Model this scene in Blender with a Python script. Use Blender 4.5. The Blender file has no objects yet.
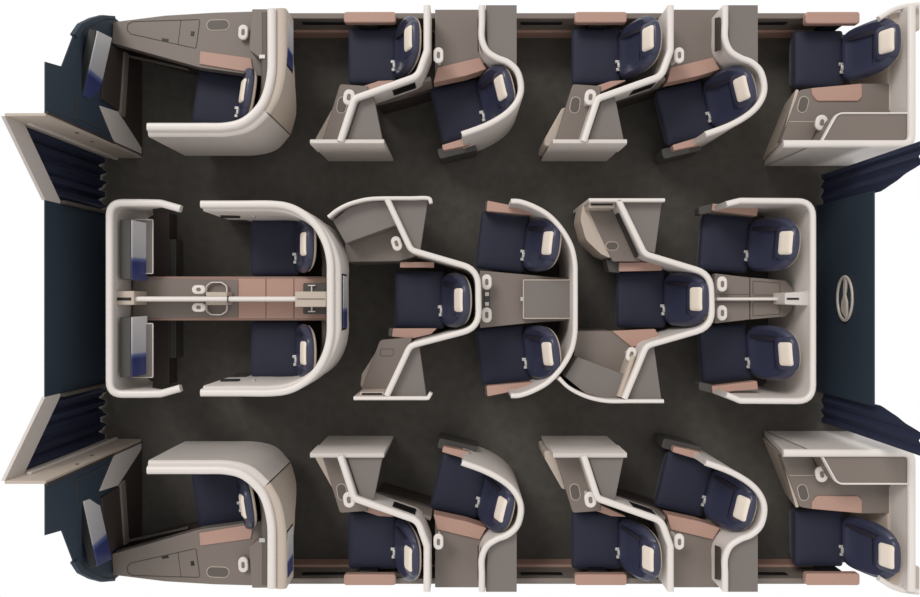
import bpy, bmesh, math, random
from mathutils import Matrix, Vector
random.seed(4)
S = bpy.context.scene
COL = S.collection
R = math.radians

# ---------------------------------------------------------------- camera
H = 8.5            # camera height above the cabin floor (m)
F = 790.0          # focal length in pixels of the 920x597 frame
cam_d = bpy.data.cameras.new('camera'); cam = bpy.data.objects.new('camera', cam_d); COL.objects.link(cam)
cam.location = (0, 0, H); cam.rotation_euler = (0, 0, 0)
cam_d.sensor_width = 36.0; cam_d.lens = F / 920 * 36.0; cam_d.clip_end = 100
S.camera = cam

# ---------------------------------------------------------------- world: studio surround, white below the horizon, dimmer dome above
w = bpy.data.worlds.new('world'); S.world = w; w.use_nodes = True
nt = w.node_tree; nt.nodes.clear()
out = nt.nodes.new('ShaderNodeOutputWorld'); bg = nt.nodes.new('ShaderNodeBackground')
tc = nt.nodes.new('ShaderNodeTexCoord'); sx = nt.nodes.new('ShaderNodeSeparateXYZ')
mr = nt.nodes.new('ShaderNodeMapRange'); cr = nt.nodes.new('ShaderNodeValToRGB')
mr.inputs[1].default_value = -1; mr.inputs[2].default_value = 1
cr.color_ramp.elements[0].position = 0.47; cr.color_ramp.elements[0].color = (1, 1, 1, 1)
cr.color_ramp.elements[1].position = 0.53; cr.color_ramp.elements[1].color = (0.55, 0.54, 0.53, 1)
e = cr.color_ramp.elements.new(1.0); e.color = (0.74, 0.72, 0.70, 1)
nt.links.new(tc.outputs['Generated'], sx.inputs[0]); nt.links.new(sx.outputs['Z'], mr.inputs[0])
nt.links.new(mr.outputs[0], cr.inputs[0]); nt.links.new(cr.outputs[0], bg.inputs[0]); nt.links.new(bg.outputs[0], out.inputs[0])
bg.inputs[1].default_value = 1.0
sd = bpy.data.lights.new('window_sun', 'SUN'); sd.energy = 1.3; sd.angle = R(22); sd.color = (1.0, 0.97, 0.94)
so = bpy.data.objects.new('window_sun', sd); COL.objects.link(so)
so.rotation_euler = Vector((0.45, -0.62, -0.85)).to_track_quat('-Z', 'Y').to_euler()

S.view_settings.view_transform = 'Standard'; S.view_settings.look = 'None'
S.view_settings.exposure = 0.0; S.view_settings.gamma = 1.0; S.view_settings.use_curve_mapping = False

# ---------------------------------------------------------------- materials
def lin(c):
    c /= 255.0
    return c / 12.92 if c <= 0.04045 else ((c + 0.055) / 1.055) ** 2.4
def mat(name, rgb, rough=0.5, metal=0.0, noise=0.0, scale=40, bump=0.0, bscale=300, coat=0.0, sheen=0.0, spec=0.5):
    m = bpy.data.materials.new(name); m.use_nodes = True
    n = m.node_tree; b = n.nodes['Principled BSDF']
    col = tuple(lin(v) for v in rgb) + (1,)
    b.inputs['Base Color'].default_value = col
    b.inputs['Roughness'].default_value = rough; b.inputs['Metallic'].default_value = metal
    b.inputs['Specular IOR Level'].default_value = spec
    b.inputs['Coat Weight'].default_value = coat
    b.inputs['Sheen Weight'].default_value = sheen; b.inputs['Sheen Roughness'].default_value = 0.4
    t = n.nodes.new('ShaderNodeTexCoord')
    nz = n.nodes.new('ShaderNodeTexNoise'); nz.inputs['Scale'].default_value = scale; nz.inputs['Detail'].default_value = 3
    n.links.new(t.outputs['Object'], nz.inputs['Vector'])
    mp = n.nodes.new('ShaderNodeMapRange'); mp.inputs[3].default_value = 1 - noise; mp.inputs[4].default_value = 1 + noise
    n.links.new(nz.outputs[0], mp.inputs[0])
    mx = n.nodes.new('ShaderNodeMix'); mx.data_type = 'RGBA'; mx.blend_type = 'MULTIPLY'; mx.inputs[0].default_value = 1
    mx.inputs[6].default_value = col; n.links.new(mp.outputs[0], mx.inputs[7]); n.links.new(mx.outputs[2], b.inputs['Base Color'])
    if bump:
        n2 = n.nodes.new('ShaderNodeTexNoise'); n2.inputs['Scale'].default_value = bscale
        n.links.new(t.outputs['Object'], n2.inputs['Vector'])
        bp = n.nodes.new('ShaderNodeBump'); bp.inputs['Strength'].default_value = bump; bp.inputs['Distance'].default_value = 0.004
        n.links.new(n2.outputs[0], bp.inputs['Height']); n.links.new(bp.outputs[0], b.inputs['Normal'])
    return m
M = dict(
    carpet=mat('carpet', (84, 81, 77), 0.95, noise=0.25, scale=9, bump=0.6, bscale=250, spec=0.1),
    rim=mat('rim_white', (232, 226, 221), 0.35, noise=0.02),
    shell=mat('shell_offwhite', (214, 207, 202), 0.42, noise=0.02),
    beige=mat('beige_panel', (196, 183, 170), 0.5, noise=0.03),
    taupe=mat('taupe_laminate', (126, 116, 109), 0.5, noise=0.04, scale=120),
    taupe_dark=mat('taupe_dark_laminate', (96, 89, 84), 0.55, noise=0.04),  # darker tone of the taupe laminate, for linings, lower parts and recess floors
    grey=mat('grey_laminate', (122, 115, 111), 0.5, noise=0.04, scale=90),
    dgrey=mat('dark_grey_plastic', (72, 70, 68), 0.5, noise=0.05),
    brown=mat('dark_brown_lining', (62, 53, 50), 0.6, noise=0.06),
    black=mat('black_plastic', (16, 16, 18), 0.4),
    tan=mat('rose_tan_leather', (184, 148, 134), 0.45, noise=0.04, bump=0.15),
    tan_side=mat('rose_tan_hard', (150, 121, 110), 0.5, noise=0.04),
    navy=mat('navy_cloth', (32, 35, 57), 0.7, noise=0.10, scale=60, bump=0.3, bscale=500, sheen=0.12),
    leather=mat('navy_leather', (53, 56, 79), 0.38, noise=0.06, scale=30, bump=0.1, coat=0.15),
    belt=mat('belt_webbing', (36, 32, 46), 0.6, noise=0.1),
    cover=mat('white_headrest_cloth', (240, 228, 214), 0.8, noise=0.03, bump=0.2, bscale=200),
    steel=mat('brushed_metal', (205, 203, 200), 0.3, metal=0.6),
    teal=mat('navy_wall_fabric', (40, 55, 70), 0.75, noise=0.06, scale=60),
    curtain=mat('navy_curtain', (34, 41, 68), 0.8, noise=0.08, bump=0.3),
    champagne=mat('emblem_metal', (205, 196, 186), 0.35),
    seam=mat('seam_line', (70, 64, 60), 0.7),
    clear=mat('smoked_tray', (128, 122, 118), 0.25, noise=0.03),
)
# fine horizontal ribs on the wall fabric
def ribs(m):
    n = m.node_tree; b = n.nodes['Principled BSDF']
    t = n.nodes.new('ShaderNodeTexCoord'); wv = n.nodes.new('ShaderNodeTexWave'); wv.bands_direction = 'Y'; wv.inputs['Scale'].default_value = 12
    n.links.new(t.outputs['Object'], wv.inputs['Vector'])
    bp = n.nodes.new('ShaderNodeBump'); bp.inputs['Strength'].default_value = 0.35; bp.inputs['Distance'].default_value = 0.003
    n.links.new(wv.outputs[0], bp.inputs['Height']); n.links.new(bp.outputs[0], b.inputs['Normal'])
ribs(M['teal'])
def screen_mat(name, flip):
    m = bpy.data.materials.new(name); m.use_nodes = True
    n = m.node_tree; b = n.nodes['Principled BSDF']
    t = n.nodes.new('ShaderNodeTexCoord'); s = n.nodes.new('ShaderNodeSeparateXYZ'); r = n.nodes.new('ShaderNodeValToRGB')
    n.links.new(t.outputs['Generated'], s.inputs[0]); n.links.new(s.outputs['Y'], r.inputs[0])
    cols = [(0.0, (60, 66, 108)), (0.30, (50, 58, 106)), (0.36, (96, 106, 150)), (0.40, (172, 172, 178)), (1.0, (205, 203, 204))]
    if flip: cols = [(1 - p, c) for p, c in cols][::-1]
    el = r.color_ramp.elements
    el[0].position = cols[0][0]; el[1].position = cols[-1][0]
    el[0].color = tuple(lin(v) for v in cols[0][1]) + (1,); el[1].color = tuple(lin(v) for v in cols[-1][1]) + (1,)
    for p, c in cols[1:-1]:
        k = el.new(p); k.color = tuple(lin(v) for v in c) + (1,)
    n.links.new(r.outputs[0], b.inputs['Base Color']); n.links.new(r.outputs[0], b.inputs['Emission Color'])
    b.inputs['Emission Strength'].default_value = 0.1; b.inputs['Roughness'].default_value = 0.25
    return m
M['screen'] = screen_mat('screen_picture', False)

# ---------------------------------------------------------------- helpers
MW = {}                      # world matrix of every object made here
CTX = dict(m=1, dx=0.0)      # side of the cabin (+1 / -1) and offset along it
def W(x, y, z):
    """a point measured on the photograph, at height z above the cabin floor, as metres"""
    return Vector(((x - 460) * (H - z) / F + CTX['dx'], CTX['m'] * (298.5 - y) * (H - z) / F, z))

def link(name, bm, material, parent=None, bevel=0.0, seg=2, smooth=True, label=None):
    bmesh.ops.recalc_face_normals(bm, faces=bm.faces)
    if parent is not None:
        bm.transform(MW[parent].inverted())
    me = bpy.data.meshes.new(name); bm.to_mesh(me); bm.free()
    me.materials.append(M[material])
    o = bpy.data.objects.new(name, me); COL.objects.link(o)
    if parent is not None: o.parent = parent
    MW[o] = MW[parent].copy() if parent is not None else Matrix()
    if bevel:
        b = o.modifiers.new('bevel', 'BEVEL'); b.width = bevel; b.segments = seg; b.limit_method = 'ANGLE'; b.angle_limit = R(35)
    if smooth:
        me.polygons.foreach_set('use_smooth', [True] * len(me.polygons))
        try: me.set_sharp_from_angle(angle=R(40))
        except Exception: pass
    if label: o['label'] = label
    return o

def tag(o, label, cat, group=None):
    o['label'] = label; o['category'] = cat
    if group: o['group'] = group
    return o
def thing(name, label, cat, loc, rot=0.0, group=None):
    o = bpy.data.objects.new(name, None); COL.objects.link(o); o.empty_display_size = 0.1
    o.location = loc; o.rotation_euler = (0, 0, rot)
    MW[o] = Matrix.Translation(loc) @ Matrix.Rotation(rot, 4, 'Z')
    return tag(o, label, cat, group)
def struct(o):
    o['kind'] = 'structure'; return o
def base(x, y):
    v = W(x, y, 0); return (v.x, v.y, 0)

def fillet(pts, closed, n=5):
    """pts: (x, y[, r]) with r in metres, all in world units"""
    outp = []; N = len(pts)
    for i, p in enumerate(pts):
        r = p[2] if len(p) > 2 else 0
        P = Vector(p[:2])
        if r <= 0 or (not closed and i in (0, N - 1)): outp.append(P); continue
        A = Vector(pts[i - 1][:2]); B = Vector(pts[(i + 1) % N][:2])
        a = (A - P); b = (B - P); la, lb = a.length, b.length; a.normalize(); b.normalize()
        ang = a.angle(b)
        if ang > math.pi - 0.02: outp.append(P); continue
        d = min(r / math.tan(ang / 2), la * 0.49, lb * 0.49)
        p0, p1 = P + a * d, P + b * d
        for k in range(n + 1):
            t = k / n
            outp.append((1 - t) ** 2 * p0 + 2 * t * (1 - t) * P + t * t * p1)
    return outp
def catmull(pts, n=6):
    P = [Vector(p[:2]) for p in pts]; P = [P[0] * 2 - P[1]] + P + [P[-1] * 2 - P[-2]]
    o = []
    for i in range(1, len(P) - 2):
        a, b, c, d = P[i - 1:i + 3]
        for k in range(n):
            t = k / n
            o.append(0.5 * ((2 * b) + (c - a) * t + (2 * a - 5 * b + 4 * c - d) * t * t + (3 * b - a - 3 * c + d) * t ** 3))
    o.append(P[-2]); return o

def prism_bm(poly, z1, z0):
    bm = bmesh.new()
    top = [bm.verts.new((p[0], p[1], z1)) for p in poly]; bot = [bm.verts.new((p[0], p[1], z0)) for p in poly]
    bm.faces.new(top); bm.faces.new(bot[::-1]); n = len(poly)
    for i in range(n): bm.faces.new((top[i], bot[i], bot[(i + 1) % n], top[(i + 1) % n]))
    return bm
def prism(name, pts, z1, z0, material, parent=None, r=0.0, bevel=0.008, **k):
    """block whose top outline is given as photo measurements at height z1"""
    wp = []
    for p in pts:
        v = W(p[0], p[1], z1); wp.append((v.x, v.y, p[2] if len(p) > 2 else r))
    return link(name, prism_bm(fillet(wp, True), z1, z0), material, parent, bevel, **k)
def plate(name, pts, z, material, parent=None, r=0.0, th=0.004, lift=0.002, **k):
    return prism(name, pts, z + lift, z - th, material, parent, r, 0.001, **k)

def sweep(name, pts, z1, z0, t, material, parent=None, mode='fillet', r=0.1, prof=None, bevel=0.0, n=6, **k):
    """wall that follows a path (centre line, photo measurements at height z1); z0 number or list per control point"""
    wp = []
    for p in pts:
        v = W(p[0], p[1], z1); wp.append((v.x, v.y, p[2] if len(p) > 2 else r))
    path = catmull(wp, n) if mode == 'cat' else fillet(wp, False, n)
    L = len(path)
    if isinstance(z0, (list, tuple)):
        seq = []
        ctrl = [Vector(p[:2]) for p in wp]
        for q in path:                      # interpolate along the control polygon
            best = None
            for i in range(len(ctrl) - 1):
                a, b = ctrl[i], ctrl[i + 1]; ab = b - a
                u = max(0, min(1, (q - a).dot(ab) / max(ab.length_squared, 1e-9)))
                d = (a + ab * u - q).length
                if best is None or d < best[0]: best = (d, z0[i] * (1 - u) + z0[i + 1] * u)
            seq.append(best[1])
    else: seq = [z0] * L
    if prof is None:
        e_ = min(t * 0.35, 0.02)
        prof = [(-.5, 0), (.5, 0), (.5, -e_), (.5 - .12, -e_ * .3), (.5 - .3, 0.0001), (-.5 + .3, 0.0001), (-.5 + .12, -e_ * .3), (-.5, -e_)]
        # first two at the bottom, the rest measured down from the top
    bm = bmesh.new(); rings = []
    for i, q in enumerate(path):
        a = path[max(i - 1, 0)]; b = path[min(i + 1, L - 1)]
        d1 = (q - a); d2 = (b - q)
        if d1.length < 1e-9: d1 = d2.copy()
        if d2.length < 1e-9: d2 = d1.copy()
        d1.normalize(); d2.normalize()
        tg = (d1 + d2); tg.normalize(); nm = Vector((-tg.y, tg.x))
        s = 1 / max(0.6, math.sqrt(max(0.0, (1 + d1.dot(d2)) / 2)))
        ring = []
        for j, (u, zz) in enumerate(prof):
            p = q + nm * (u * t * s)
            ring.append(bm.verts.new((p.x, p.y, seq[i] if j < 2 else z1 + zz)))
        rings.append(ring)
    K = len(prof)
    for i in range(L - 1):
        for j in range(K):
            bm.faces.new((rings[i][j], rings[i][(j + 1) % K], rings[i + 1][(j + 1) % K], rings[i + 1][j]))
    bm.faces.new(rings[0]); bm.faces.new(rings[-1][::-1])
    return link(name, bm, material, parent, bevel, **k)

def box_bm(x0, x1, y0, y1, z0, z1):
    return prism_bm([(x0, y0), (x1, y0), (x1, y1), (x0, y1)], z1, z0)
def box(name, x0, x1, y0, y1, z0, z1, material, parent=None, bevel=0.006, **k):
    return link(name, box_bm(x0, x1, y0, y1, z0, z1), material, parent, bevel, **k)
def capsule_pts(cx, cy, lx, ly, ang=0, n=10):
    """world-space capsule outline (long side = the larger of lx, ly)"""
    pts = []
    L = max(lx, ly); s = min(lx, ly); rr = s / 2; h = (L - s) / 2
    for k in range(2 * n + 2):
        if k <= n: a = -math.pi / 2 + math.pi * k / n; p = Vector((h + rr * math.cos(a), rr * math.sin(a)))
        else: a = math.pi / 2 + math.pi * (k - n - 1) / n; p = Vector((-h + rr * math.cos(a), rr * math.sin(a)))
        if ly > lx: p = Vector((-p.y, p.x))
        p = Matrix.Rotation(ang, 2) @ p
        pts.append((cx + p.x, cy + p.y))
    return pts
def oval_lamp(parent, x, y, wpx, hpx, z, ang=0, stem=None):
    """white oval reading lamp with a small grey switch in its middle"""
    v = W(x, y, z); s = (H - z) / F
    pts = capsule_pts(v.x, v.y, wpx * s, hpx * s, R(ang) * CTX['m'])
    o = link('reading_lamp', prism_bm(pts, z, z - 0.035), 'rim', parent, 0.011, seg=3)
    p2 = capsule_pts(v.x, v.y, wpx * s * .34, hpx * s * .42, R(ang) * CTX['m'])
    link('lamp_switch', prism_bm(p2, z + 0.003, z - 0.01), 'taupe', o, 0.002)
    # foot that carries the lamp from the surface below
    if stem is not None:
        q = capsule_pts(v.x, v.y, wpx * s * .3, hpx * s * .3)
        link('lamp_stem', prism_bm(q, z - 0.03, stem), 'rim', o)
    return o
def oval_recess(parent, x, y, wpx, hpx, z, ang=0):
    v = W(x, y, z); s = (H - z) / F
    ring = capsule_pts(v.x, v.y, wpx * s, hpx * s, R(ang) * CTX['m'])
    inn = capsule_pts(v.x, v.y, (wpx - 1.4) * s, (hpx - 1.4) * s, R(ang) * CTX['m'])
    o = link('recess_rim', prism_bm(ring, z + 0.003, z - 0.004), 'beige', parent, 0.001)
    link('recess_floor', prism_bm(inn, z + 0.0045, z - 0.004), 'taupe_dark', o, 0.001)
    return o
def line(parent, pts, z, wd=0.007, material='seam', name='seam', closed=False):
    """narrow joint line lying on a surface"""
    if closed: pts = pts + [pts[0]]
    return sweep(name, pts, z + 0.0015, z - 0.003, wd, material, parent, r=0.02,
                 prof=[(-.5, 0), (.5, 0), (.5, 0), (-.5, 0)], n=3)
def quad_slab(name, corners, th, material, parent=None, bevel=0.003, **k):
    """slab through four world points, th thick behind them"""
    c = [Vector(p) for p in corners]
    nrm = (c[1] - c[0]).cross(c[3] - c[0]).normalized()
    bm = bmesh.new(); a = [bm.verts.new(p) for p in c]; b = [bm.verts.new(p - nrm * th) for p in c]
    bm.faces.new(a); bm.faces.new(b[::-1])
    for i in range(4): bm.faces.new((a[i], b[i], b[(i + 1) % 4], a[(i + 1) % 4]))
    return link(name, bm, material, parent, bevel, **k)

# ---------------------------------------------------------------- setting: floor, walls
CTX.update(m=1, dx=0)
fl = []
bm = prism_bm([(-3.48, -2.84), (4.24, -2.84), (4.24, -1.2), (3.97, -1.0), (3.86, -.99), (3.86, .99), (3.97, 1.0), (4.24, 1.2), (4.24, 2.84), (-3.48, 2.84), (-3.48, 1.54), (-3.90, 1.54), (-3.90, .9), (-3.80, .88), (-3.80, -.88), (-3.90, -.9), (-3.90, -1.54), (-3.48, -1.54)], 0, -0.04)
struct(link('floor', bm, 'carpet', smooth=False))
for m, side in ((1, 'left'), (-1, 'right')):
    def yz(a, b): return (min(m * a, m * b), max(m * a, m * b))
    y0, y1 = yz(2.825, 2.86)
    wl = struct(box('wall_' + side, -2.05, 3.95, y0, y1, 0.0, 0.56, 'taupe'))
    y0, y1 = yz(2.80, 2.83)
    struct(box('baseboard_' + side, -2.05, 3.90, y0, y1, 0.0, 0.19, 'tan'))
    y0, y1 = yz(2.795, 2.83)
    for (a, b) in ((-1.62, -0.98), (0.62, 1.05), (2.95, 3.35)):
        box('air_grille', a, b, *yz(2.815, 2.835), 0.36, 0.44, 'black', wl, 0.01)
    # raised ledge along the wall top
    box('ledge', -2.05, 3.9, *yz(2.81, 2.87), 0.535, 0.565, 'taupe', wl, 0.01)

XB = 3.84; XF = -3.77; XM = -3.43
struct(link('wall_rear', box_bm(XB, XB + .012, -1.0, 1.0, 0, 1.17), 'teal', bevel=0.004))
struct(link('wall_front', box_bm(XF - .012, XF, -.895, .895, 0, 1.32), 'teal', bevel=0.004))
def yzpoly_bm(poly, x0, x1):
    bm = bmesh.new()
    a = [bm.verts.new((x0, p[0], p[1])) for p in poly]; b = [bm.verts.new((x1, p[0], p[1])) for p in poly]
    bm.faces.new(a); bm.faces.new(b[::-1]); n = len(poly)
    for i in range(n): bm.faces.new((a[i], b[i], b[(i + 1) % n], a[(i + 1) % n]))
    return bm
def xzpoly_bm(poly, y0, y1):
    bm = yzpoly_bm([(p[0], p[1]) for p in poly], y0, y1)
    for v in bm.verts: v.co = Vector((v.co.y, v.co.x, v.co.z))
    return bm
def curtain_bm(xc, ya, yb, za, zb, za0=0.02, folds=5, amp=0.035):
    """pleated cloth from (ya, top za) to (yb, top zb)"""
    bm = bmesh.new(); n = folds * 10; rows = 10; g = []
    for i in range(n + 1):
        t = i / n; col = []
        for j in range(rows + 1):
            s = j / rows; zt = za + (zb - za) * t
            z = za0 + (zt - za0) * s
            a = amp * (1.0 - 0.35 * s)
            x = xc + a * math.sin(t * folds * 2 * math.pi + 0.4 * math.sin(3 * s)) + 0.4 * a * math.sin(t * folds * 4.7 * math.pi + 1)
            col.append(bm.verts.new((x, ya + (yb - ya) * t, z)))
        g.append(col)
    for i in range(n):
        for j in range(rows): bm.faces.new((g[i][j], g[i + 1][j], g[i + 1][j + 1], g[i][j + 1]))
    return bm
for m, sd_, where in ((1, 'left', 'upper left'), (-1, 'right', 'lower left')):
    # galley doorway: jamb, sloping header
    d = struct(link('door_%d' % (1 if m > 0 else 2), xzpoly_bm([(XM, 0), (XM, 1.96), (XF, 1.96), (XF - .12, 1.66), (XF - .12, 0)], m * 1.51, m * 1.535), 'beige', bevel=0.003))
    link('door_header', yzpoly_bm([(m * 1.51, 1.96), (m * .895, 1.32), (m * .895, 1.02), (m * 1.51, 1.66)], XF - .03, XF), 'shell', d)
    link('door_post', box_bm(XF - .03, XF + .05, min(m * .895, m * .925), max(m * .895, m * .925), 0, 1.05), 'taupe_dark', d)
    link('jamb_strip', box_bm(XF + .05, XF + .09, min(m * 1.49, m * 1.51), max(m * 1.49, m * 1.51), 0, 1.72), 'shell', d, bevel=.003)
    for zz, xx in ((.9, -3.55), (1.3, -3.5)):
        link('hinge_cap', box_bm(xx, xx + .03, min(m * 1.504, m * 1.512), max(m * 1.504, m * 1.512), zz, zz + .02), 'dgrey', d)
    c = link('curtain', curtain_bm(XF - .065, m * 1.515, m * .90, 1.73, 1.10), 'curtain')
    tag(c, 'pleated navy curtain in the beige galley doorway at the photo\'s ' + where, 'curtain', 'galley curtains')
    where = 'upper right' if m > 0 else 'lower right'
    bm = curtain_bm(XB + .05, m * .99, m * 1.13, 1.19, 1.82, folds=1, amp=0.012)
    bm2 = curtain_bm(XB + .05, m * 1.13, m * 1.33, 1.82, 1.84, folds=2, amp=0.015)
    me_ = bpy.data.meshes.new('t'); bm2.to_mesh(me_); bm2.free(); bm.from_mesh(me_); bpy.data.meshes.remove(me_)
    c = link('curtain', bm, 'curtain')
    tag(c, 'dark navy curtain behind the privacy seat at the photo\'s ' + where, 'curtain', 'galley curtains')

# front monuments: navy wall with foot opening and white lower corner
for m, where in ((1, 'upper'), (-1, 'lower')):
    CTX.update(m=m, dx=0)
    t = thing('front_partition', 'navy front partition with screen arm behind the %s left suite' % where, 'partition', (XM, m * 2.1, 0))
    prof = [(1.535, 0), (1.535, 1.96), (1.96, 1.96), (2.0, 1.69), (2.38, 1.46), (2.36, 1.49), (2.5, 1.36), (2.6, 1.15), (2.71, .92), (2.79, .66), (2.79, 0)]
    prof = [(1.535, 0), (1.535, 1.96), (1.96, 1.96), (2.0, 1.69), (2.36, 1.47), (2.5, 1.32), (2.63, 1.1), (2.73, .88), (2.79, .66), (2.79, 0)]
    link('panel', yzpoly_bm([(m * a, b) for a, b in prof], XM - .012, XM), 'teal', t, 0.002)
    # curved cap along the outboard edge
    cap = [(2.34, 1.50), (2.48, 1.37), (2.61, 1.15), (2.72, .92), (2.80, .67), (2.77, .66), (2.70, .88), (2.58, 1.10), (2.45, 1.31), (2.33, 1.44)]
    link('edge_cap', yzpoly_bm([(m * a, b) for a, b in cap], XM - .03, XM + .015), 'teal', t, 0.004)
    x = XM + .012
    link('lower_trim', yzpoly_bm([(m * 1.535, .02), (m * 1.535, .66), (m * 1.83, 1.0), (m * 1.87, .60), (m * 1.62, .02)], XM, x), 'shell', t, 0.003)
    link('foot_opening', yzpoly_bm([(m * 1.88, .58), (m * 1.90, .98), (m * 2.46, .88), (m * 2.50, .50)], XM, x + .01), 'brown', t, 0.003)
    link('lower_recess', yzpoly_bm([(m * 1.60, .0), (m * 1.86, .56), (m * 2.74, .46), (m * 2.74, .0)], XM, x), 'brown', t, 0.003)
    link('opening_frame', yzpoly_bm([(m * 1.86, .60), (m * 1.84, .50), (m * 2.50, .40), (m * 2.50, .50)], XM, x + .03), 'taupe', t, 0.004)
    for a, b, c_, d_ in ((1.615, .84, 1.625, 1.43), (1.615, 1.43, 1.83, 1.445)):
        link('groove', yzpoly_bm([(m * a, b), (m * c_, b), (m * c_, d_), (m * a, d_)], XM, x - .006), 'dgrey', t)
    link('edge_strip', yzpoly_bm([(m * 1.536, 0), (m * 1.55, 0), (m * 1.55, 1.96), (m * 1.536, 1.96)], XM - .012, x + .004), 'brown', t)
    # screen on arm
    s = thing('screen', 'tilted seat screen with blue and white picture in the %s left suite' % where, 'screen', (XM, m * 2.2, 0), 0, 'suite screens')
    tl, tr = W(98, 31, 1.32), W(84, 96, 1.32); bl, br = W(112, 38, .97), W(98, 101, .97)
    quad_slab('housing', [tl + Vector((-.01, 0, .01)), bl + Vector((-.01, 0, -.01)), br + Vector((-.01, 0, -.01)), tr + Vector((-.01, 0, .01))], -0.07 * m, 'black', s, 0.006)
    quad_slab('display', [tl, bl, br, tr], -0.012 * m, 'screen', s, 0.001)
    p = (tl + br) / 2
    link('mount', box_bm(XM, p.x - .03, p.y - .08, p.y + .08, 1.05, 1.2), 'dgrey', s, 0.004)

# emblem on the rear wall
CTX.update(m=1, dx=0)
em = thing('emblem', 'champagne metal oval emblem of a bird in flight on the navy rear wall', 'emblem', (XB, 0, .64))
bm = bmesh.new(); N1, N2 = 48, 8; zc = .64; rings = []
for i in range(N1):
    a = 2 * math.pi * i / N1; ring = []
    for j in range(N2):
        b = 2 * math.pi * j / N2; rr = 0.018 * math.cos(b)
        ring.append(bm.verts.new((XB - .012 - 0.012 * math.sin(b), (0.215 + rr) * math.cos(a), zc + (0.152 + rr) * math.sin(a))))
    rings.append(ring)
for i in range(N1):
    for j in range(N2):
        bm.faces.new((rings[i][j], rings[(i + 1) % N1][j], rings[(i + 1) % N1][(j + 1) % N2], rings[i][(j + 1) % N2]))
link('ring', bm, 'champagne', em)
bp = [(-3, -172), (14, -176), (20, -150), (18, -90), (8, -30), (28, 25), (30, 140), (18, 168), (0, 150), (-28, 118), (-40, 90), (-30, 20), (-14, -20), (-12, -110)]
link('bird', yzpoly_bm([(-dy / 8.52 * .00997, zc + dx_ / 8.52 * .0150) for dx_, dy in bp], XB - .02, XB), 'champagne', em, 0.003)

# ---------------------------------------------------------------- the seat (local: +x towards the back, +y to port)
def pillow_bm(outline, frame, fronts, backs):
    """outline: (u, v); frame(u, v, d) -> world; fronts/backs: (scale, depth) rings from centre out and back in"""
    cu = sum(p[0] for p in outline) / len(outline); cv = sum(p[1] for p in outline) / len(outline)
    bm = bmesh.new(); n = len(outline); prev = None
    c0 = bm.verts.new(frame(cu, cv, fronts[0][1]))
    allr = fronts[1:] + backs[:-1]
    for sc, d in allr:
        ring = [bm.verts.new(frame(cu + (p[0] - cu) * sc, cv + (p[1] - cv) * sc, d)) for p in outline]
        if prev is None:
            for i in range(n): bm.faces.new((c0, ring[i], ring[(i + 1) % n]))
        else:
            for i in range(n): bm.faces.new((prev[i], ring[i], ring[(i + 1) % n], prev[(i + 1) % n]))
        prev = ring
    c1 = bm.verts.new(frame(cu, cv, backs[-1][1]))
    for i in range(n): bm.faces.new((c1, prev[(i + 1) % n], prev[i]))
    return bm
def superel(a, bt, bb, v0, pt=2.4, pb=6, n=40, u0=0):
    o = []
    for k in range(n):
        th = 2 * math.pi * k / n; c, s = math.cos(th), math.sin(th)
        p = pt if s > 0 else pb; b = bt if s > 0 else bb
        o.append((u0 + a * math.copysign(abs(c) ** (2 / p), c), v0 + b * math.copysign(abs(s) ** (2 / p), s)))
    return o
BX, BZ = 0.485, 0.44            # foot of the backrest
VX, VZ = 0.355, 0.935           # its direction
def bframe(u, v, d):            # d: towards the sitter
    return (BX + v * VX - d * VZ, u, BZ + v * 1.06 + d * VX)
def bframe_head(u, v, d):       # the head part leans back a little more
    return bframe(u, v, d - max(0, v - .42) * 0.15)
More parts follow.
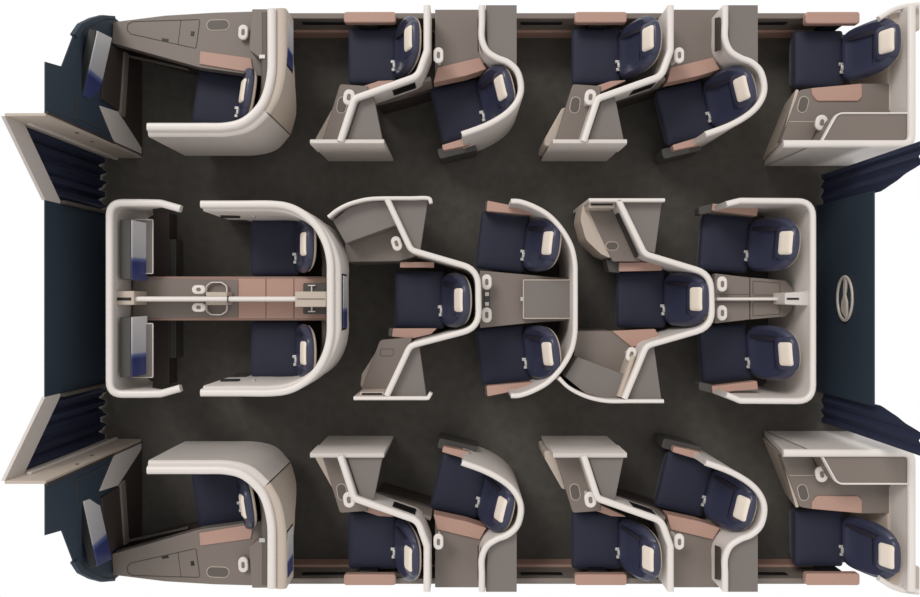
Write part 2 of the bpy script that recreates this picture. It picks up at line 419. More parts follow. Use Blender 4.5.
def make_seat():
    t = thing('aircraft_seat', 'seat', 'seat', (0, 0, 0), 0, 'navy cabin seats')
    box('seat_base', .16, .52, -.22, .22, 0, .20, 'dgrey', t, .01)
    def q(u, v, d): return (u, v, d)
    out_ = [(x, y) for x, y in fillet([(0.0, -.29, .045), (.50, -.29, .03), (.50, .29, .03), (0.0, .29, .045)], True, 4)]
    bm = pillow_bm(out_, q, [(0, .478), (.35, .482), (.75, .480), (.9, .473), (.965, .462), (1, .44)], [(.90, .30), (.80, .21), (0, .20)])
    link('seat_cushion', bm, 'navy', t)
    bm = pillow_bm([(u, v) for u, v in fillet([(-.26, .12, .03), (.26, .12, .03), (.26, .42, .03), (-.26, .42, .03)], True, 4)],
                   lambda u, v, d: (.15 - v * .12 - d, u, v), [(0, .012), (.8, .012), (.95, .006), (1, -.01)], [(1, -.05), (0, -.05)])
    link('leg_rest', bm, 'navy', t)
    ol = superel(.268, .297, .30, .31, 2.5, 5)
    bm = pillow_bm(ol, bframe_head, [(0, .0), (.3, .0), (.6, .006), (.74, .022), (.86, .034), (.94, .024), (1, -.01)], [(.97, -.04), (.92, -.055), (0, -.055)])
    back = link('backrest', bm, 'leather', t)
    ol2 = superel(.264, .294, .30, .31, 2.5, 5)
    bm = pillow_bm(ol2, bframe_head, [(0, -.05), (.95, -.035), (.985, -.038)], [(.965, -.055), (.90, -.068), (0, -.068)])
    link('back_shell', bm, 'beige', t)
    # seams of the backrest
    def strip(name, u0, v0, u1, v1, wd, d, material, parent, th=.006):
        n = 8; bm = bmesh.new(); du, dv = u1 - u0, v1 - v0; l = math.hypot(du, dv); nu, nv = -dv / l * wd / 2, du / l * wd / 2
        top = []; bot = []
        for i in range(n + 1):
            s = i / n; u, v = u0 + du * s, v0 + dv * s
            dd = d(s) if callable(d) else d
            top.append([bm.verts.new(bframe_head(u + nu, v + nv, dd)), bm.verts.new(bframe_head(u - nu, v - nv, dd))])
            bot.append([bm.verts.new(bframe_head(u + nu, v + nv, dd - th)), bm.verts.new(bframe_head(u - nu, v - nv, dd - th))])
        for i in range(n):
            bm.faces.new((top[i][0], top[i][1], top[i + 1][1], top[i + 1][0])); bm.faces.new((bot[i][0], bot[i + 1][0], bot[i + 1][1], bot[i][1]))
            bm.faces.new((top[i][0], top[i + 1][0], bot[i + 1][0], bot[i][0])); bm.faces.new((top[i][1], bot[i][1], bot[i + 1][1], top[i + 1][1]))
        bm.faces.new((top[0][0], bot[0][0], bot[0][1], top[0][1])); bm.faces.new((top[-1][0], top[-1][1], bot[-1][1], bot[-1][0]))
        return link(name, bm, material, parent)
    strip('seam', -.15, .36, .17, .36, .006, .012, 'belt', back)
    strip('seat_belt', .17, .03, .13, .46, .042, lambda s: .030 - .010 * s, 'belt', t)
    hc = superel(.175, .112, .12, .498, 3.2, 3.2, u0=0)
    bm = pillow_bm(hc, bframe_head, [(0, .04), (.6, .042), (.85, .036), (.96, .022), (1, .0)], [(1, -.02), (0, -.02)])
    link('head_cushion', bm, 'leather', t)
    cvs = [(u, v) for u, v in fillet([(-.113, .453, .03), (.113, .453, .03), (.113, .590, .03), (-.113, .590, .03)], True, 3)]
    bm = pillow_bm(cvs, bframe_head, [(0, .058), (.5, .060), (.85, .056), (.96, .050), (1, .040)], [(1, .02), (0, .02)])
    link('headrest_cover', bm, 'cover', t, label='white headrest cover')
    b = box('buckle', .455, .495, -.135, -.08, .478, .515, 'steel', t, .006)
    box('belt_tongue', .445, .515, -.165, -.135, .485, .508, 'steel', b, .003)
    box('belt_tongue', .435, .505, -.085, -.055, .485, .508, 'steel', b, .003)
    return t
proto = make_seat()
first = [True]
def children(o): return [c for c in o.children]
def copy_tree(o, parent=None):
    c = o.copy(); COL.objects.link(c); c.parent = parent
    for ch in children(o): copy_tree(ch, c)
    return c
# centre of the front edge of the cushion in the photo, side, turn, label
SEATS = [
    ('suite_w1', 194, 95, 1, -8.5, 'navy seat inside the curved white suite at the photo\'s upper left corner'),
    ('suite_w2', 194, 95, -1, -8.5, 'navy seat inside the curved white suite at the photo\'s lower left corner'),
    ('aw1', 348, 55.5, 1, 0, 'navy window seat with tan armrest, second seat from the left along the photo\'s upper edge'),
    ('aw2', 348, 55.5, -1, 0, 'navy window seat with tan armrest, second seat from the left along the photo\'s lower edge'),
    ('bw1', 572, 55.5, 1, 0, 'navy window seat between the two aisle shells on the photo\'s upper side'),
    ('bw2', 572, 55.5, -1, 0, 'navy window seat between the two aisle shells on the photo\'s lower side'),
    ('aa1', 436, 116.5, 1, 13.5, 'turned navy aisle seat in the left of the two curved shells, upper side of photo'),
    ('aa2', 436, 116.5, -1, 13.5, 'turned navy aisle seat in the left of the two curved shells, lower side of photo'),
    ('ba1', 661.5, 118, 1, 14, 'turned navy aisle seat in the right of the two curved shells, upper side of photo'),
    ('ba2', 661.5, 118, -1, 14, 'turned navy aisle seat in the right of the two curved shells, lower side of photo'),
    ('pv1', 795, 58, 1, 0, 'navy seat beside the raised privacy console at the photo\'s upper right corner'),
    ('pv2', 795, 58, -1, 0, 'navy seat beside the raised privacy console at the photo\'s lower right corner'),
    ('sc1', 250, 247.5, 1, 0, 'upper of the two navy seats in the centre double suite'),
    ('sc2', 250, 247.5, -1, 0, 'lower of the two navy seats in the centre double suite'),
    ('es', 395, 300, 1, 0, 'single centre seat right behind the double suite'),
    ('pr1', 478.5, 239.5, 1, -6.5, 'upper of the middle pair of navy seats inside the D shaped rim'),
    ('pr2', 478.5, 239.5, -1, -6.5, 'lower of the middle pair of navy seats inside the D shaped rim'),
    ('el', 617, 299, 1, 0, 'single centre seat in front of the rearmost pair'),
    ('rp1', 701, 241.5, 1, -4.5, 'upper of the rearmost pair of centre seats by the emblem wall'),
    ('rp2', 701, 241.5, -1, -4.5, 'lower of the rearmost pair of centre seats by the emblem wall'),
]
ST = {}
for k, px, py, m, rot, lab in SEATS:
    CTX.update(m=m, dx=0)
    o = proto if first[0] else copy_tree(proto)
    first[0] = False
    v = W(px, py, .48)
    o.location = (v.x, v.y, 0); o.rotation_euler = (0, 0, R(rot) * m); o['label'] = lab
    MW[o] = Matrix.Translation((v.x, v.y, 0)) @ Matrix.Rotation(R(rot) * m, 4, 'Z')
    ST[k] = o

def armrest(seat, pts, z, side=0.07, material='tan', r=0.012, post=None):
    a = prism('armrest', pts, z, z - side, material, seat, r, 0.012, seg=3, label='rose tan padded armrest')
    if post:
        prism('armrest_support', post, z - side * .8, 0.30, 'black', seat, 0, 0.004)
    return a

# ---------------------------------------------------------------- side rows: window seat + aisle seat, twice on each side
PITCH = 2.295
for m, side in ((1, 'upper'), (-1, 'lower')):
    for row, dx, pos in (('b', 0.0, 'right'), ('a', -PITCH, 'left')):
        CTX.update(m=m, dx=dx); n = '1' if m > 0 else '2'
        sw, sa = ST[row + 'w' + n], ST[row + 'a' + n]
        # --- window seat armrests
        armrest(sw, [(575, 11.5), (627, 11.5), (627, 22.5), (575, 22.5)], .66, .08, r=.03, post=[(589, 20), (607, 20), (607, 26), (589, 26)])
        armrest(sw, [(596, 86), (611, 81), (627, 80), (600, 92)], .70, .06, r=.005)
        # --- privacy divider between window and aisle seat
        t = thing('seat_divider', 'white rimmed divider and side table by the %s window seat, %s side of photo' % (pos, side), 'divider', base(620, 110), 0, 'seat dividers of the side rows')
        dp_ = [(584, 141), (598, 98, .08), (662, 75.5, .14), (671, 50), (671, 5)]
        sweep('divider_wall', dp_, 1.05, [.6, .70, .70, .66, .66], .052, 'shell', t)
        sweep('rim', dp_, 1.075, 1.04, .064, 'rim', t)
        sweep('lower_panel', [(604, 97), (665, 78)], .76, .46, .045, 'taupe', t)
        sweep('aisle_panel', [(553, 141.6), (627, 141.6)], 1.04, 0, .045, 'shell', t,
              prof=[(-.1, 0), (.5, 0), (.5, -.01), (.2, 0), (-.3, 0), (-.5, -.012), (-.5, -.40), (-.15, -.50)] if m > 0 else
                   [(-.5, 0), (.1, 0), (.15, -.50), (.5, -.40), (.5, -.012), (.3, 0), (-.2, 0), (-.5, -.01)])
        prism('table_top', [(573, 84, .03), (601, 86), (600, 97), (586, 141.5), (555, 141.5)], .72, .62, 'taupe', t, 0, .006)
        prism('table_body', [(562, 108, .04), (545, 138, .05), (544, 146, .03), (585, 146), (600, 100)], .60, 0.0, 'beige', t, .02, .03, seg=4)
        prism('foot_housing', [(603, 96), (614, 92), (624, 141), (588, 141)], .985, .90, 'grey', t, 0, .004)
        prism('foot_housing_base', [(602, 97), (662, 80), (664, 88), (628, 99), (603, 106)], .40, .0, 'brown', t, .02, .01)
        oval_recess(t, 575, 105, 10, 17, .72, -10)
        oval_lamp(t, 590.5, 97, 11.5, 16, 1.0, -8, stem=.72)
        line(t, [(592, 105), (582, 136)], .72, .01, 'beige', 'trim_strip')
        # lettered vent on the sloping wall face
        a, b = W(634, 85.3, 1.05), W(657, 77.3, 1.05); a.z = b.z = .97
        nrm_ = Vector(((b - a).y, -(b - a).x, 0)).normalized() * m * .023; a += nrm_; b += nrm_; dn = Vector((0, 0, -.19))
        quad_slab('control_panel', [a, b, b + dn, a + dn], .010 * m, 'black', t)
        # --- console of the aisle seat
        t = thing('side_console', 'taupe console with tan ledge beside the %s turned aisle seat, %s side of photo' % (pos, side), 'console', base(693, 40), 0, 'side consoles')
        prism('console_top', [(667.5, 9.5), (722, 9.5), (722, 62), (667.5, 75)], .70, .05, 'taupe', t, 0, .004)
        prism('armrest_ledge', [(671, 67.5), (713, 57.5), (720, 69), (700, 75.5), (667, 82.5)], .735, .56, 'tan', t, .006, .008)
        oval_lamp(t, 679.5, 55, 10, 16, .98, 0, stem=.70)
        # --- curved shell of the aisle seat
        t = thing('seat_shell', 'curved white shell around the %s turned aisle seat, %s side of photo' % (pos, side), 'seat shell', base(750, 90), 0, 'curved aisle seat shells')
        path = [(726, 5), (726, 22), (726, 38), (731, 50), (741, 57), (752, 61.5), (761, 70), (765, 83), (764, 95), (757, 107), (745, 117), (728, 126), (706, 134)]
        sweep('shell_wall', path, 1.05, .0, .048, 'shell', t, 'cat')
        sweep('rim', path, 1.075, 1.04, .058, 'rim', t, 'cat')
        prism('rear_top', [(727, 5), (758, 5), (758, 74), (748, 61), (738, 57), (729, 48)], .985, .88, 'grey', t, 0, .004)
        a, b = W(716.5, 14, .95), W(716.5, 60, .95)
        x = W(726, 20, 1.05).x - .028
        quad_slab('storage_slot', [(x - .006, W(0, 17, 1.0).y, 1.0), (x - .006, W(0, 50, 1.0).y, 1.0), (x - .006, W(0, 52, .85).y, .85), (x - .006, W(0, 18, .85).y, .85)], .01 * m, 'brown', t)
        armrest(sa, [(672.5, 145), (674, 150.5), (700, 145), (702, 136)], .64, .09, r=.012)
        prism('side_panel', [(661, 149, .03), (697, 141), (702, 150), (664, 159, .03)], .42, .06, 'dgrey', sa, .01, .012)

# ---------------------------------------------------------------- window suites at the left end
for m, side in ((1, 'upper'), (-1, 'lower')):
    CTX.update(m=m, dx=0); n = '1' if m > 0 else '2'
    t = thing('side_console', 'long grey console with hatch doors and tan pad in the %s left suite' % side, 'console', base(190, 40), 0, 'side consoles')
    prism('console_top', [(113, 22), (165, 15.5), (215, 12.5), (268, 11), (268, 77), (200, 67.5), (112, 43)], .72, .60, 'taupe', t, 0, .004)
    prism('console_body', [(113, 26), (165, 18), (268, 16), (268, 75), (200, 66), (127, 46)], .61, .06, 'brown', t, 0, .004)  # dark brown puts the shade below the console edge into the colour
    prism('foot_rail', [(126, 54), (188, 68), (188, 70), (124.5, 56)], .40, .35, 'taupe_dark', t, 0, .004)
    line(t, [(128, 24), (133, 21.5), (200, 19.5), (196, 48.5), (131, 34), (127, 30)], .72, .008, closed=True, name='hatch_outline')
    line(t, [(181, 20), (178, 44.5)], .72, .006)
    prism('hatch_latch', [(162, 38), (168.5, 39), (168, 41.5), (161.5, 40)], .725, .70, 'black', t, 0, .001)
    prism('hatch_latch', [(191, 31), (194.5, 31.5), (193.5, 36), (190.5, 35.5)], .725, .70, 'black', t, 0, .001)
    oval_recess(t, 218, 25, 23, 11, .72, 2)
    oval_lamp(t, 243, 32, 10, 15.5, .78, -3, stem=.71)
    prism('armrest_ledge', [(200, 51), (251, 58, .02), (253.5, 73, .01), (199, 64)], .735, .68, 'tan', t, .012, .006)
    prism('storage_box', [(252, 9), (268, 9), (268, 60), (260, 58), (249, 50)], .95, .70, 'taupe', t, .01, .01)
    prism('box_latch', [(259, 54.5), (265, 54.5), (265, 58.5), (259, 58.5)], .97, .93, 'steel', t, .004, .003)
    # shell
    t = thing('suite_shell', 'thick curved white wall of the %s left suite, ending at the cabin side' % side, 'seat shell', base(230, 130), 0, 'suite shells')
    inner = [(146.5, 126.5), (200, 126.5), (225, 126), (243, 121), (258, 108), (266, 93), (270.5, 72), (271, 50), (271, 30), (271, 8)]
    outer = [(148, 131), (200, 131), (228, 130.5), (249, 125), (265, 111), (274.5, 94), (279.5, 72), (280.5, 50), (280.5, 30), (280.5, 8)]
    sweep('inner_rim', inner, 1.36, .70, .075, 'rim', t, 'cat')
    sweep('outer_wall', outer[:5], 1.32, [.35, .35, .35, .35, .42], .10, 'shell', t, 'cat')
    sweep('rear_cover', outer[4:], 1.32, [.42, .6, .88, 1.0, 1.0, 1.0], .10, 'beige', t, 'cat')
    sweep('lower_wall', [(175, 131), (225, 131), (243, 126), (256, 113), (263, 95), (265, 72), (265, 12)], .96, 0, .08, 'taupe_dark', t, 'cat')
    x = W(285.3, 40, 1.30).x
    s = thing('screen', 'narrow seat screen on the back of the %s left suite wall' % side, 'screen', (x, W(0, 45, 1.2).y, 1.02), 0, 'screens on shell backs')
    ya, yb = W(0, 21, 1.15).y, W(0, 70, 1.15).y
    link('housing', box_bm(x - .03, x + .010, min(ya, yb), max(ya, yb), 1.02, 1.28), 'black', s, .004)
    link('display', box_bm(x + .008, x + .016, min(ya, yb) + .02, max(ya, yb) - .02, 1.04, 1.26), 'screen', s, .001)

# ---------------------------------------------------------------- privacy seats at the right end
for m, side in ((1, 'upper'), (-1, 'lower')):
    CTX.update(m=m, dx=0); n = '1' if m > 0 else '2'
    armrest(ST['pv' + n], [(806, 11.5), (860, 11.5), (860, 23.5), (806, 23.5)], .66, .08, r=.03, post=[(826, 20), (842, 20), (842, 26), (826, 26)])
    t = thing('side_console', 'wide taupe console with raised block and tan pad by the %s right seat' % side, 'console', base(840, 120), 0, 'side consoles')
    prism('console_top', [(800, 90, .04), (812, 88), (861, 83.5), (892, 83.5), (900, 141), (781, 141)], .74, .64, 'taupe', t, 0, .004)
    prism('console_body', [(815, 92), (891, 86), (896, 142), (792, 142)], .64, .0, 'beige', t, 0, .01)
    # sloping front face
    A, B = W(799, 90, .72), W(784, 143, .72); C_, D_ = W(765, 160, 0), W(788, 104, 0)
    quad_slab('front_panel', [A, B, C_, D_], .03 * m, 'beige', t)
    prism('raised_block', [(837, 113.5, .09), (911, 113.5), (911, 141), (823, 141)], 1.06, .70, 'taupe', t, 0, .006)
    sweep('block_rim', [(911, 113), (838, 113, .09), (822.5, 141)], 1.075, 1.02, .016, 'rim', t)
    prism('armrest_ledge', [(812, 88), (862, 83.5), (862.5, 97, .06), (858, 101, .03), (817, 101, .05), (812, 94, .05)], .755, .70, 'tan', t, .01, .006)
    oval_recess(t, 803, 104.5, 10, 17, .74, -15)
    line(t, [(789, 121.5), (816, 121.5)], .74, .006, 'beige')
    oval_lamp(t, 822, 122.5, 12, 16, .86, -10, stem=.74)
    prism('storage_slot', [(816, 131), (824, 131), (820, 140), (812, 140)], .755, .72, 'black', t, 0, .002)
    for q in range(3):
        prism('socket', [(816.5 + q * 2.2, 133), (817.6 + q * 2.2, 133), (816 + q * 2.2, 138), (814.9 + q * 2.2, 138)], .76, .74, 'tan_side', t, 0, 0)
    t = thing('seat_shell', 'tall white shell wrapping round the %s right privacy seat' % side, 'seat shell', base(890, 90), 0, 'rear privacy shells')
    path = [(784, 143.5), (894, 143.5), (913, 143, .14), (913, 60), (913, 8, .12), (889, 9), (878, 18)]
    path2 = [(809, 143.5), (895, 143.5), (913, 143.5, .13), (913, 5)]
    yw = W(0, 143.5, 1.08).y
    link('front_end', xzpoly_bm([(3.045, 1.08), (3.30, 1.08), (3.30, 0), (3.28, 0)], yw - .03, yw + .03), 'shell', t, .006)
    sweep('shell_wall', path2, 1.08, .0, .06, 'shell', t)
    sweep('rim', [(784, 143.5)] + path2[1:], 1.10, 1.065, .072, 'rim', t)
    sweep('outer_rim', [(920, 4), (905, 6), (893, 10), (880, 18)], .98, .93, .05, 'rim', t, 'cat')
    prism('rear_panel', [(889, 14), (920, 6), (920, 30), (893, 30)], .90, .30, 'beige', t, 0, .01)
    sweep('back_lining', [(890, 30), (890, 110)], .74, .0, .05, 'beige', t)

# ---------------------------------------------------------------- centre double suite
CTX.update(m=1, dx=0)
fs = thing('suite_partition', 'white C shaped front surround of the centre double suite', 'partition', base(120, 298.5))
cpts = [(179.5, 208.5), (160, 203, .1), (140, 202.5), (108.5, 202.5, .12), (108.5, 298.5), (108.5, 394.5, .12), (140, 394.5), (160, 394, .1), (179.5, 388.5)]
sweep('surround_wall', cpts, 1.08, [1.0, .98, .8, .0, .0, .0, .8, .98, 1.0], .06, 'shell', fs)
sweep('rim', cpts, 1.10, 1.06, .07, 'rim', fs)
ct = thing('center_console', 'long centre console with grey and rose panels and white divider in the double suite', 'console', base(230, 298.5))
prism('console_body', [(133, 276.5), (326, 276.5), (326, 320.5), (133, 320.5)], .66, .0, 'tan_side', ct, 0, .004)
prism('front_block', [(114, 291), (134, 291), (134, 305), (114, 305)], .98, .2, 'beige', ct, .01, .006)
prism('latch_slot', [(117, 297.5), (131, 297.5), (131, 300.5), (117, 300.5)], .985, .95, 'black', ct, 0, .001)
sweep('divider_wall', [(133, 299), (325, 299)], .95, .6, .05, 'rim', ct)
prism('divider_head', [(295, 291.5), (326, 291.5), (326, 307), (295, 307)], .97, .6, 'beige', ct, .0, .006)
prism('divider_joint', [(227, 296), (228.2, 296), (228.2, 302.3), (227, 302.3)], .955, .9, 'dgrey', ct, 0, 0)
line(ct, [(297, 299), (325, 299)], .97, .012, 'taupe')
for m, side in ((1, 'upper'), (-1, 'lower')):
    CTX['m'] = m
    prism('panel', [(133, 278), (238, 280.5), (238, 297), (133, 297)], .67, .6, 'taupe', ct, 0, .003, label='grey flat console panel')
    for a, b in ((238.4, 265.6), (266.4, 293.6), (294.4, 325.5)):
        prism('panel', [(a, 278.5), (b, 278.5), (b, 297), (a, 297)], .67, .6, 'tan', ct, 0, .003, label='rose tan console panel')
    prism('cup_tray', [(303, 283), (326, 283), (326, 292), (303, 292)], .80, .66, 'dgrey', ct, .015, .006)
    sweep('tray_handle', [(311.5, 285), (311.5, 292)], .83, .78, .012, 'rim', ct)
    sweep('tray_handle', [(308, 285.5), (315, 285.5)], .835, .80, .012, 'rim', ct)
    oval_lamp(ct, 198.5, 289.5, 14, 9, .84, 0, stem=.66)
    # wire loop of the handset cradle
    sweep('loop', [(206, 294.5), (206, 286), (211, 282.3), (221, 282.3), (226.6, 286), (226.6, 294.5)], .72, .69, .012, 'rim', ct, r=.05)
    prism('cradle', [(206, 292), (227, 292), (227, 296.5), (206, 296.5)], .86, .66, 'beige', ct, 0, .006)
    # screens and foot wells at the front
    s = thing('screen', '%s seat screen at the front of the centre double suite' % side, 'screen', base(128, 248), 0, 'double suite screens')
    prism('housing', [(120, 219.5), (131, 219.5), (131, 279.5), (120, 279.5)], .98, .55, 'dgrey', s, 0, .006)
    xx = W(131, 0, .98).x
    ya, yb = W(0, 219.8, 1.0).y, W(0, 280, 1.0).y
    tl = Vector((xx + .005, ya, .985)); tr = Vector((xx + .005, yb, .985))
    bl = Vector((xx + .06, ya - .01 * m, .76)); br = Vector((xx + .06, yb - .005 * m, .76))
    quad_slab('display', [tl, bl, br, tr], .01 * m, 'screen', s, .001)
    prism('tray_table', [(134, 219.5), (153, 219.5), (153, 273.5), (134, 273.5)], .78, .765, 'clear', s, .006, .003)
    sweep('tray_edge', [(131, 219.6), (152.6, 219.6), (152.6, 273.4), (131, 273.4)], .785, .772, .010, 'rim', s, r=.01)
    f = thing('foot_well', 'dark brown foot well box at the %s front of the double suite' % side, 'foot well', base(155, 245), 0, 'double suite foot wells')
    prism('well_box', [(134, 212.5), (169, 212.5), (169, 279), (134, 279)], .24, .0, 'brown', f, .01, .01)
    prism('step_pad', [(169.5, 239), (176, 239), (176, 278), (169.5, 278)], .22, .0, 'dgrey', f, .005, .006)
    n = '1' if m > 0 else '2'
    armrest(ST['sc' + n], [(246, 210), (300, 210), (300, 217.5), (246, 217.5)], .62, .1, r=.006)
    prism('control_pod', [(226, 212), (247, 212), (247, 220), (226, 220)], .50, .05, 'dgrey', ST['sc' + n], .02, .01)
CTX['m'] = 1
rs = thing('suite_shell', 'large white D shaped rear shell of the centre double suite', 'seat shell', base(300, 298.5), 0, 'suite shells')
def sym(pts): return pts + [(x, 597 - y) for x, y in pts[::-1]]
inner = sym([(200, 204), (240, 204), (270, 204), (288, 206.5), (303, 214), (316, 226), (325, 242), (329.5, 260), (330, 280)])
outer = sym([(203, 207), (240, 207.5), (270, 207.5), (290, 210.5), (307, 218), (321, 230), (331, 246), (336.5, 264), (337, 282)])
sweep('inner_rim', inner, 1.32, .60, .068, 'rim', rs, 'cat')
zo = [.15, .15, .15, .15, .25, .45, .6, .75, .8]
sweep('outer_wall', outer, 1.28, zo + zo[::-1], .075, 'shell', rs, 'cat')
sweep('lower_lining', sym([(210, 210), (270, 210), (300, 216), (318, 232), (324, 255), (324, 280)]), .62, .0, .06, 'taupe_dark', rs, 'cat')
for m in (1, -1):
    CTX['m'] = m
    y = W(0, 205, 1.30).y - m * .075
    ya, yb = sorted((y, y + m * .05))
    link('door_handle', box_bm(W(218, 0, 1).x, W(236, 0, 1).x, ya, yb, .85, .93), 'black', rs, .004)
    link('door_knob', box_bm(W(250, 0, 1).x, W(252.5, 0, 1).x, ya, yb, .88, .92), 'steel', rs, .004)
CTX['m'] = 1
x = W(341.5, 299, 1.25).x
s = thing('screen', 'narrow seat screen on the back of the double suite facing the single seat', 'screen', (x, 0, 1.0), 0, 'screens on shell backs')
link('housing', box_bm(x - .05, x + .01, W(0, 330, 1.15).y, W(0, 274, 1.15).y, .98, 1.25), 'black', s, .004)
link('display', box_bm(x + .008, x + .018, W(0, 328, 1.15).y, W(0, 276, 1.15).y, 1.0, 1.23), 'screen', s, .001)

# ---------------------------------------------------------------- single centre seat behind the double suite
dv = thing('seat_divider', 'white U shaped rim around the left single centre seat with tables both sides', 'divider', base(440, 298.5), 0, 'centre row dividers')
dpath = [(387, 199), (406, 242), (411, 250, .06), (468, 266.5, .12), (479, 275, .1), (479, 322, .1), (467, 330.5, .12), (412, 345, .06), (404, 352), (386.5, 396)]
dpath = [(387, 199), (411, 250, .1), (478, 269.5, .2), (479, 328, .2), (410, 346, .1), (386.5, 396)]
sweep('divider_wall', dpath, 1.05, 0, .048, 'shell', dv)
sweep('rim', dpath, 1.075, 1.04, .058, 'rim', dv)
up = [(328, 217), (336, 210.5), (347, 204.5), (360, 200.5), (372, 198.5), (390, 198), (410, 198), (428, 198), (431, 203)]
sweep('aisle_panel', up, 1.05, [.3] * 7 + [.9, .95], .03, 'shell', dv, 'cat'); sweep('aisle_rim', up, 1.075, 1.04, .036, 'rim', dv, 'cat')
lo = [(353.5, 398.5), (428, 398.5), (431, 393)]
sweep('aisle_panel', lo, 1.05, [.3, .9, .95], .03, 'shell', dv, r=.01); sweep('aisle_rim', lo, 1.075, 1.04, .036, 'rim', dv, r=.01)
prism('foot_housing', [(388, 199.5), (428, 199.5), (420, 252), (411, 247)], .98, .92, 'grey', dv, 0, .004)
prism('foot_housing', [(411, 346), (419, 344), (426.5, 397), (388, 397)], .98, .92, 'grey', dv, 0, .004)
prism('raised_shelf', [(333, 221), (348, 208), (366, 202), (388, 201), (396, 225), (345.5, 243.5)], .96, .0, 'grey', dv, 0, .005)
prism('low_shelf', [(345, 243), (394, 222), (416, 256), (399, 261), (346, 262)], .70, .0, 'taupe', dv, 0, .005)
prism('table_top', [(380, 340, .05), (412, 337.5), (410, 346), (388, 393), (360, 393)], .72, .64, 'taupe', dv, 0, .005)
prism('table_body', [(377, 350, .03), (362, 374, .04), (360, 388, .04), (388, 388), (404, 345)], .60, .0, 'beige', dv, .01, .03, seg=4)
line(dv, [(381, 349), (394, 349), (393, 356), (380, 356)], .72, .006, closed=True, name='hatch_outline')
prism('storage_slot', [(360, 392), (384, 392), (383.5, 396), (359, 396)], .98, .70, 'beige', dv, 0, .003)
prism('slot_opening', [(362, 393), (382, 393), (382, 395), (361.5, 395)], .985, .95, 'black', dv, 0, 0)
oval_lamp(dv, 396.5, 243.5, 10, 15, .90, 18, stem=.70)
armrest(ST['es'], [(393, 328.5), (437, 328.5), (431, 334), (412, 338.5), (392, 336.5)], .66, .08, r=.006)
prism('armrest_end', [(389, 328), (394, 328), (393, 337), (388, 336)], .65, .5, 'dgrey', ST['es'], 0, .004)
armrest(ST['es'], [(400, 262), (434, 262), (434, 267.5), (400, 267.5)], .66, .08, r=.006)

# ---------------------------------------------------------------- middle pair
sh = thing('seat_shell', 'D shaped white rim around the middle pair of centre seats', 'seat shell', base(560, 298.5), 0, 'centre row shells')
dp = sym([(511, 201), (520, 201.5), (533, 206), (548, 214.5), (561, 228), (571, 245), (575, 262), (575.5, 280)])
zz = [.65, .55, .3, .1, 0, 0, 0, 0]
sweep('shell_wall', dp, 1.05, zz + zz[::-1], .04, 'shell', sh, 'cat')
sweep('rim', dp, 1.075, 1.04, .048, 'rim', sh, 'cat')
mc = thing('center_console', 'taupe table console between the middle pair of centre seats', 'console', base(525, 298.5))
prism('console_top', [(480, 270.5), (530, 275), (574, 279), (574, 320), (530, 323), (480, 328)], .70, .62, 'taupe', mc, 0, .005)
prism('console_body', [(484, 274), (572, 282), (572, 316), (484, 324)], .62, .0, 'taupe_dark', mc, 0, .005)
prism('raised_lid', [(523, 279.5), (574, 279.5), (574, 319), (523, 319)], .80, .68, 'grey', mc, 0, .006)
sweep('lid_trim', [(573, 280), (523.5, 280), (523.5, 318.5), (573, 318.5)], .806, .78, .012, 'beige', mc, r=.01)
prism('lid_catch', [(520.5, 297), (523, 297), (523, 301), (520.5, 301)], .80, .74, 'steel', mc, 0, .002)
prism('socket_panel', [(484, 291), (490, 291), (490, 307), (484, 307)], .72, .69, 'dgrey', mc, .005, .002)
for yy in (294, 304):
    prism('socket', [(485, yy - 2), (489, yy - 2), (489, yy + 2), (485, yy + 2)], .725, .71, 'steel', mc, .004, .001)
for m in (1, -1):
    CTX['m'] = m
    oval_lamp(mc, 486.8, 282, 10, 15.5, .86, 0, stem=.70)
    s = ST['pr' + ('1' if m > 0 else '2')]
    armrest(s, [(487.5, 200.5), (505, 204), (533, 210.5), (532, 215), (486.5, 211)], .68, .10, r=.008)
    prism('armrest_end', [(485.5, 201.5), (489, 201), (488, 211.5), (485, 210.5)], .66, .5, 'dgrey', s, 0, .003)
CTX['m'] = 1

# ---------------------------------------------------------------- single centre seat ahead of the rear pair
dv = thing('seat_divider', 'white U shaped rim around the right single centre seat with foot housings both sides', 'divider', base(680, 298.5), 0, 'centre row dividers')
dpath = [(619, 200), (645.5, 254, .1), (711.5, 274, .2), (713, 327, .2), (647, 346, .1), (625, 399)]
sweep('divider_wall', dpath, 1.05, 0, .048, 'shell', dv)
sweep('rim', dpath, 1.075, 1.04, .058, 'rim', dv)
up = [(589, 200), (665, 200)]
sweep('aisle_panel', up, 1.05, .0, .03, 'shell', dv); sweep('aisle_rim', up, 1.075, 1.04, .036, 'rim', dv)
lo = [(559, 378), (568, 387), (580, 394), (594, 399), (610, 401.5), (630, 401.5), (664, 401.5)]
sweep('aisle_panel', lo, 1.05, .0, .03, 'shell', dv, 'cat'); sweep('aisle_rim', lo, 1.075, 1.04, .036, 'rim', dv, 'cat')
prism('foot_housing', [(622, 201), (662, 201), (655, 253), (646, 251)], .98, .92, 'grey', dv, 0, .004)
prism('foot_housing', [(648, 347), (654, 346), (661.5, 400), (628, 400)], .98, .92, 'grey', dv, 0, .004)
prism('table_top', [(588, 207), (618, 207), (643, 257), (640, 261.5), (613, 261.5, .02)], .74, .66, 'taupe', dv, 0, .005)
prism('table_body', [(590, 201), (583, 203, .04), (580.5, 220, .15), (586, 240, .15), (601, 254, .05), (612, 259), (600, 215)], .71, .25, 'beige', dv, .02, .03, seg=4)
prism('storage_slot', [(589, 201), (615, 201), (615, 208), (589, 208)], .98, .70, 'beige', dv, 0, .003)
prism('slot_opening', [(591, 203.5), (613, 203.5), (613, 205.5), (591, 205.5)], .985, .95, 'black', dv, 0, 0)
oval_recess(dv, 612, 246, 13, 9, .74, 0)
a, b = W(620, 212, .94), W(640, 256, .94)
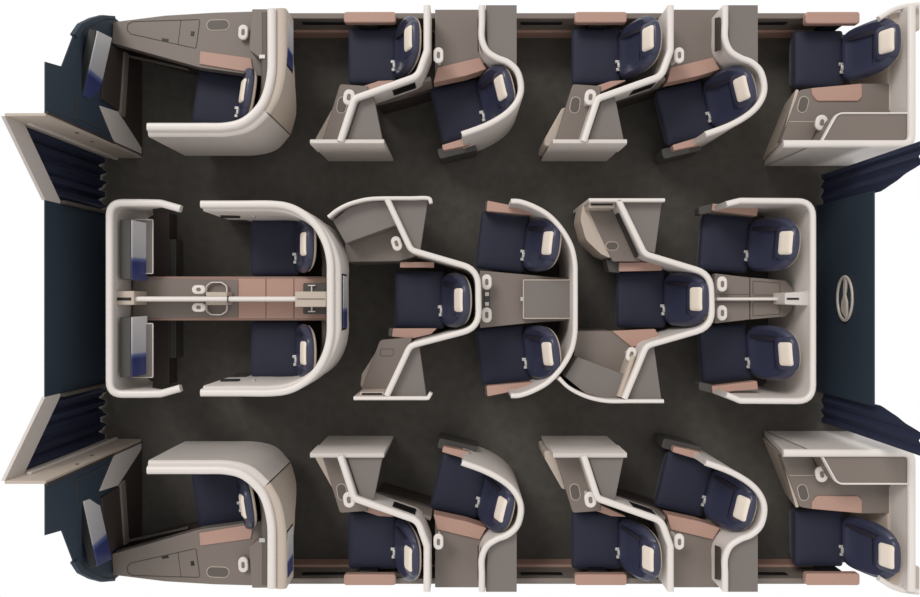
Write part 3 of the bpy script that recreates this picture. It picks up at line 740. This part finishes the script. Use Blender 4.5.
off = Vector((-.012, -.006, 0))
quad_slab('storage_pocket', [a + off, b + off, b + off + Vector((0, 0, -.14)), a + off + Vector((0, 0, -.14))], .012, 'black', dv)
prism('raised_shelf', [(565, 377), (577.5, 357), (625, 374.5), (622, 399), (605, 399), (585, 393)], .92, .0, 'grey', dv, 0, .005)
prism('low_shelf', [(575, 331), (612, 331), (634, 348), (625, 376), (574, 358)], .72, .0, 'taupe', dv, 0, .005)
oval_lamp(dv, 631.5, 354.5, 10, 15, .95, -15, stem=.70)
sweep('lamp_rail', [(634, 356), (620, 397)], .98, .7, .045, 'beige', dv)
armrest(ST['el'], [(619, 262.5), (663, 262.5), (662, 270.5), (619, 271.5)], .66, .08, r=.006)
prism('armrest_end', [(606, 259), (620, 261), (620, 273), (609, 272)], .62, .4, 'dgrey', ST['el'], .01, .006)
armrest(ST['el'], [(612, 331), (655, 329), (660, 338), (640, 345), (632, 347)], .74, .08, r=.006)

# ---------------------------------------------------------------- rearmost pair
sh = thing('seat_shell', 'square cornered white shell round the rearmost centre pair', 'seat shell', base(800, 298.5), 0, 'centre row shells')
rp = [(727, 204), (741, 200.5, .08), (814, 201, .15), (814, 298.5), (814, 401.5, .15), (741, 401, .08), (727, 395)]
zr = [.6, .3, 0, 0, 0, .3, .6]
sweep('shell_wall', rp, 1.05, zr, .055, 'shell', sh)
sweep('rim', rp, 1.075, 1.04, .058, 'rim', sh)
rc = thing('center_console', 'taupe console with white divider between the rearmost pair of seats', 'console', base(750, 298.5))
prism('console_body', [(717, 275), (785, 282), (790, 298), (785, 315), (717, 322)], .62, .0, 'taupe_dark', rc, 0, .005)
sweep('divider_wall', [(717, 299), (787, 299)], .80, .6, .03, 'rim', rc)
prism('rear_block', [(785, 293), (812, 291), (812, 306), (785, 304.5)], .98, .1, 'shell', rc, .01, .008)
prism('latch_slot', [(787, 297.8), (799, 297.8), (799, 299.8), (787, 299.8)], .985, .95, 'black', rc, 0, 0)
for m in (1, -1):
    CTX['m'] = m
    prism('console_top', [(715, 273.5), (749.6, 277.5), (749.6, 297.5), (715, 297.5)], .70, .62, 'taupe', rc, 0, .004)
    prism('console_lid', [(750.4, 277.5), (786, 280.5, .03), (794, 290), (790, 297.5), (750.4, 297.5)], .70, .62, 'taupe', rc, 0, .004)
    line(rc, [(753, 281), (780, 283), (780, 295), (753, 295)], .70, .006, closed=True, name='lid_outline')
    line(rc, [(716, 294.5), (749, 294.5)], .70, .005)
    oval_lamp(rc, 722.5, 284, 10, 15.5, .84, 0, stem=.70)
    s = ST['rp' + ('1' if m > 0 else '2')]
    armrest(s, [(713, 203.5), (735, 206), (758.5, 207.5), (757, 216), (712, 210.5)], .68, .10, r=.008)
    prism('armrest_end', [(699, 207, .02), (713, 203.5), (712, 212.5), (699, 215, .02)], .66, .5, 'dgrey', s, 0, .006)
CTX['m'] = 1
